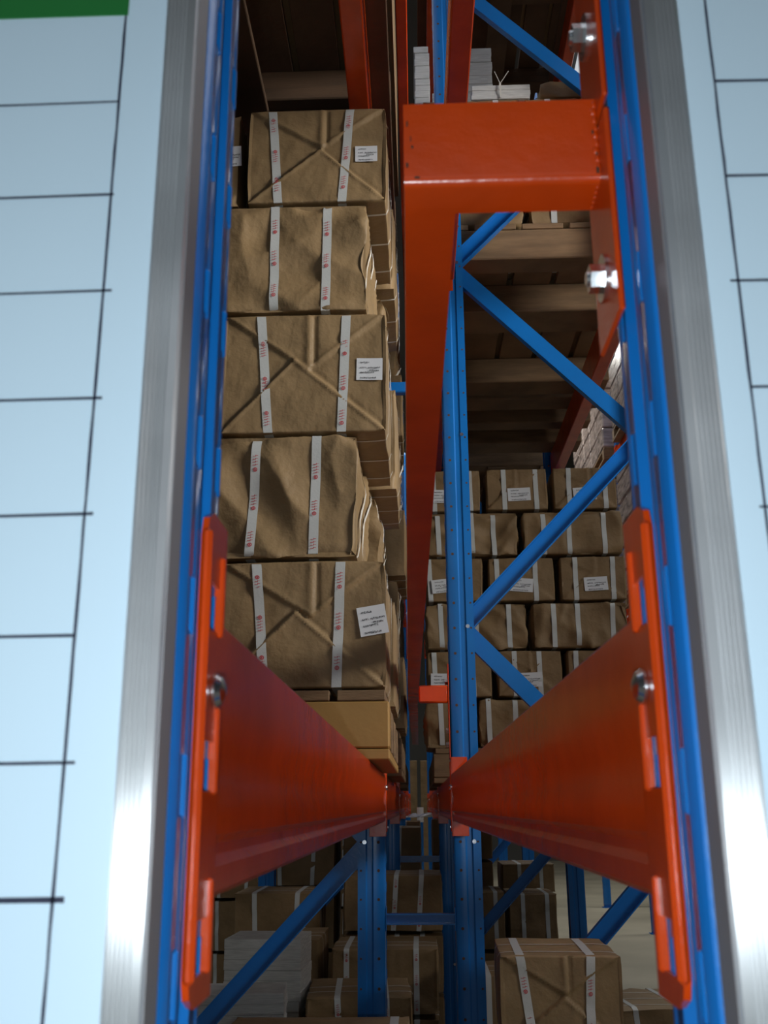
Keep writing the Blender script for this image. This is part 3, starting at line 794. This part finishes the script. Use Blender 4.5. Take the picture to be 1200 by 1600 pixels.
pile(-.115, 4.42, 0, H - .265, 3, 'highest package of the floor pile seen through the gap below the spacer', w=.42, h=hC, seed=64, res=.014, straps=((.015, .0), (.12, .105)), name='highest package of the gap floor pile', pm='kraft2')
pile(-.60, 4.40, 0, H - .33, 2, 'dark package at the back left of the floor pile', w=.36, h=(H - .33 - .141) / 2, seed=65, name='dark back left package', pm='kraft2')
pile(-.452, 4.0, 0, H - .46, 2, 'dim package beside the tall floor pile at the left', w=.16, h=(H - .46 - .141) / 2, seed=66, name='dim package of the left floor pile', pm='kraft2', straps=((-.03, -.03),))
# white book stacks at left
bundle(-.545, 3.26, .141, 15, 'white book stack at the lower left under the blue brace, front one', w=.26, d=.20, th=(H - .53 - .141) / 15, twine=False, rz=.08)
bundle(-.535, 3.62, .141, 17, 'white book stack at the lower left under the blue brace, taller rear one', w=.26, d=.24, th=(H - .43 - .141) / 17, twine=False, rz=-.05)
# package at the very bottom left, nearest
pallet(-.72, .02, 2.12, 2.86, 0, 'floor pallet at the bottom left in the first bay', h=.140)
pile(-.235, 2.20, .0, H - .462, 2, 'near paper package cut by the bottom edge of the picture, left of centre', w=.42, h=(H - .462 - .141) / 2, seed=67, res=.012, straps=((.17, .17),), twines=(.03, .2), name='near bottom left package', pm='kraft')
pallet(.12, .80, 3.15, 4.0, 0, 'floor pallet in the second bay of the right row', h=.140)
pile(.215, 3.55, 0, H - .52, 1, 'package beside the foot of the second right upright', w=.17, d=.36, h=H - .52 - .141, seed=76, name='foot package', pm='kraft2', straps=((0, 0),))
# behind the right column
pallet(.12, .80, 5.20, 6.60, 0, 'floor pallet in the third bay of the right row', h=.140)
for k, (x, y, zt_, w_, nm) in enumerate(((.30, 5.3, H - .40, .24, 'flat topped package left of the outer blue upright'), (.56, 5.35, H - .415, .25, 'flat topped package under the outer blue upright'),
                                         (.235, 5.82, H - .06, .34, 'tall pile package behind the thin blue brace'), (.60, 5.9, H - .30, .30, 'second tall pile package behind the thin blue brace'))):
    n = 2 if k < 2 else 4
    pile(x, y, 0, zt_, n, 'Strapped ' + nm, w=w_, d=.40, h=(zt_ - .141) / n, seed=70 + k, res=.018, straps=((-.05, -.05), (.07, .07)), twines=(.1, .3), name=nm, pm='kraft2')
package((.88, 4.1, .0), .1, 'package lying on the concrete floor at the lower right edge', w=.36, h=H - .72, d=.45, kind='smooth', seed=77, res=.02, prints=False)
# further left floor goods, third and fourth bays, dim
for i, (y0, nn) in enumerate(((5.25, 3), (7.4, 3))):
    pallet(-.82, .05 if i == 0 else .08, y0, y0 + .85, 0, 'dim floor pallet deep in the left row, %s' % ('nearer', 'farther')[i], h=.140)
    for a in range(2):
        for c in range(3):
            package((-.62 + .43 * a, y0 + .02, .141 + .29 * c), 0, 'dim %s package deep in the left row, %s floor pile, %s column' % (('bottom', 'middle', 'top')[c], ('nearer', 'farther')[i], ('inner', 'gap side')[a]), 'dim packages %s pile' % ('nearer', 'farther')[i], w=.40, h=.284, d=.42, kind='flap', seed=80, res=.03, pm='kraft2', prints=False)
for a in range(2):
    for c in range(4):
        package((-1.12 - .43 * a, 6.3, .001 + .29 * c), 0, 'dim %s package of the %s pile standing in the left aisle' % (('bottom', 'second', 'third', 'top')[c], ('nearer', 'farther')[a]), 'dim packages in the left aisle', w=.40, h=.284, d=.42, kind='flap', seed=80, res=.03, pm='kraft2', prints=False)
# white sheets on top of the pile in the gap
t = thing('plastic_sheet', 'crumpled translucent sheet on the pile far down the gap', 'plastic sheet', (0.02, 7.5, .141 + .87))
b = MB(); vs = []; fs = []; n = 14
for i in range(n + 1):
    for j in range(n + 1):
        x = -.16 + .32 * i / n; y = .4 * j / n; vs.append((x, y, .012 + .05 * abs(noise.noise(Vector((x * 9, y * 9, 3))))))
for i in range(n):
    for j in range(n): fs.append((i * (n + 1) + j, (i + 1) * (n + 1) + j, (i + 1) * (n + 1) + j + 1, i * (n + 1) + j + 1))
solid(b.add(vs, fs).build('sheet', M['film'], t, 60), .001)
# end of the gap
pallet(.06, .80, 5.25, 6.1, zp, 'wooden pallet in the third bay of the right row')
for a in range(2):
    for c in range(4):
        package((.245 + .36 * a, 5.27, zp + .137 + .245 * c), 0, '%s package of the third-bay stack right of the gap, %s column' % (('Bottom', 'Second', 'Third', 'Top')[c], ('gap side', 'inner')[a]), 'packages on the third bay right pallet', w=.34, h=.239, kind='flap', seed=83, res=.028, pm='kraft2', prints=False)
for k in range(2):
    carton(-.5 + .52 * k, -.02 + .52 * k, 12.2, 12.7, 0, 1.62, ('left', 'right')[k] + ' tall carton closing the far end of the gap')
t = thing('paper_roll', 'small white roll at the vanishing end of the gap', 'paper roll', (0.01, 11.0, H - .16))
MB().cyl((0, 0, 0), (0, 0, 1), .035, .035, .15, 16).build('roll', M['label'], t, 40)
MB().cyl((0, 0, -.94), (0, 0, 1), .03, .03, .94, 12).build('post', M['blue'], t, 40)
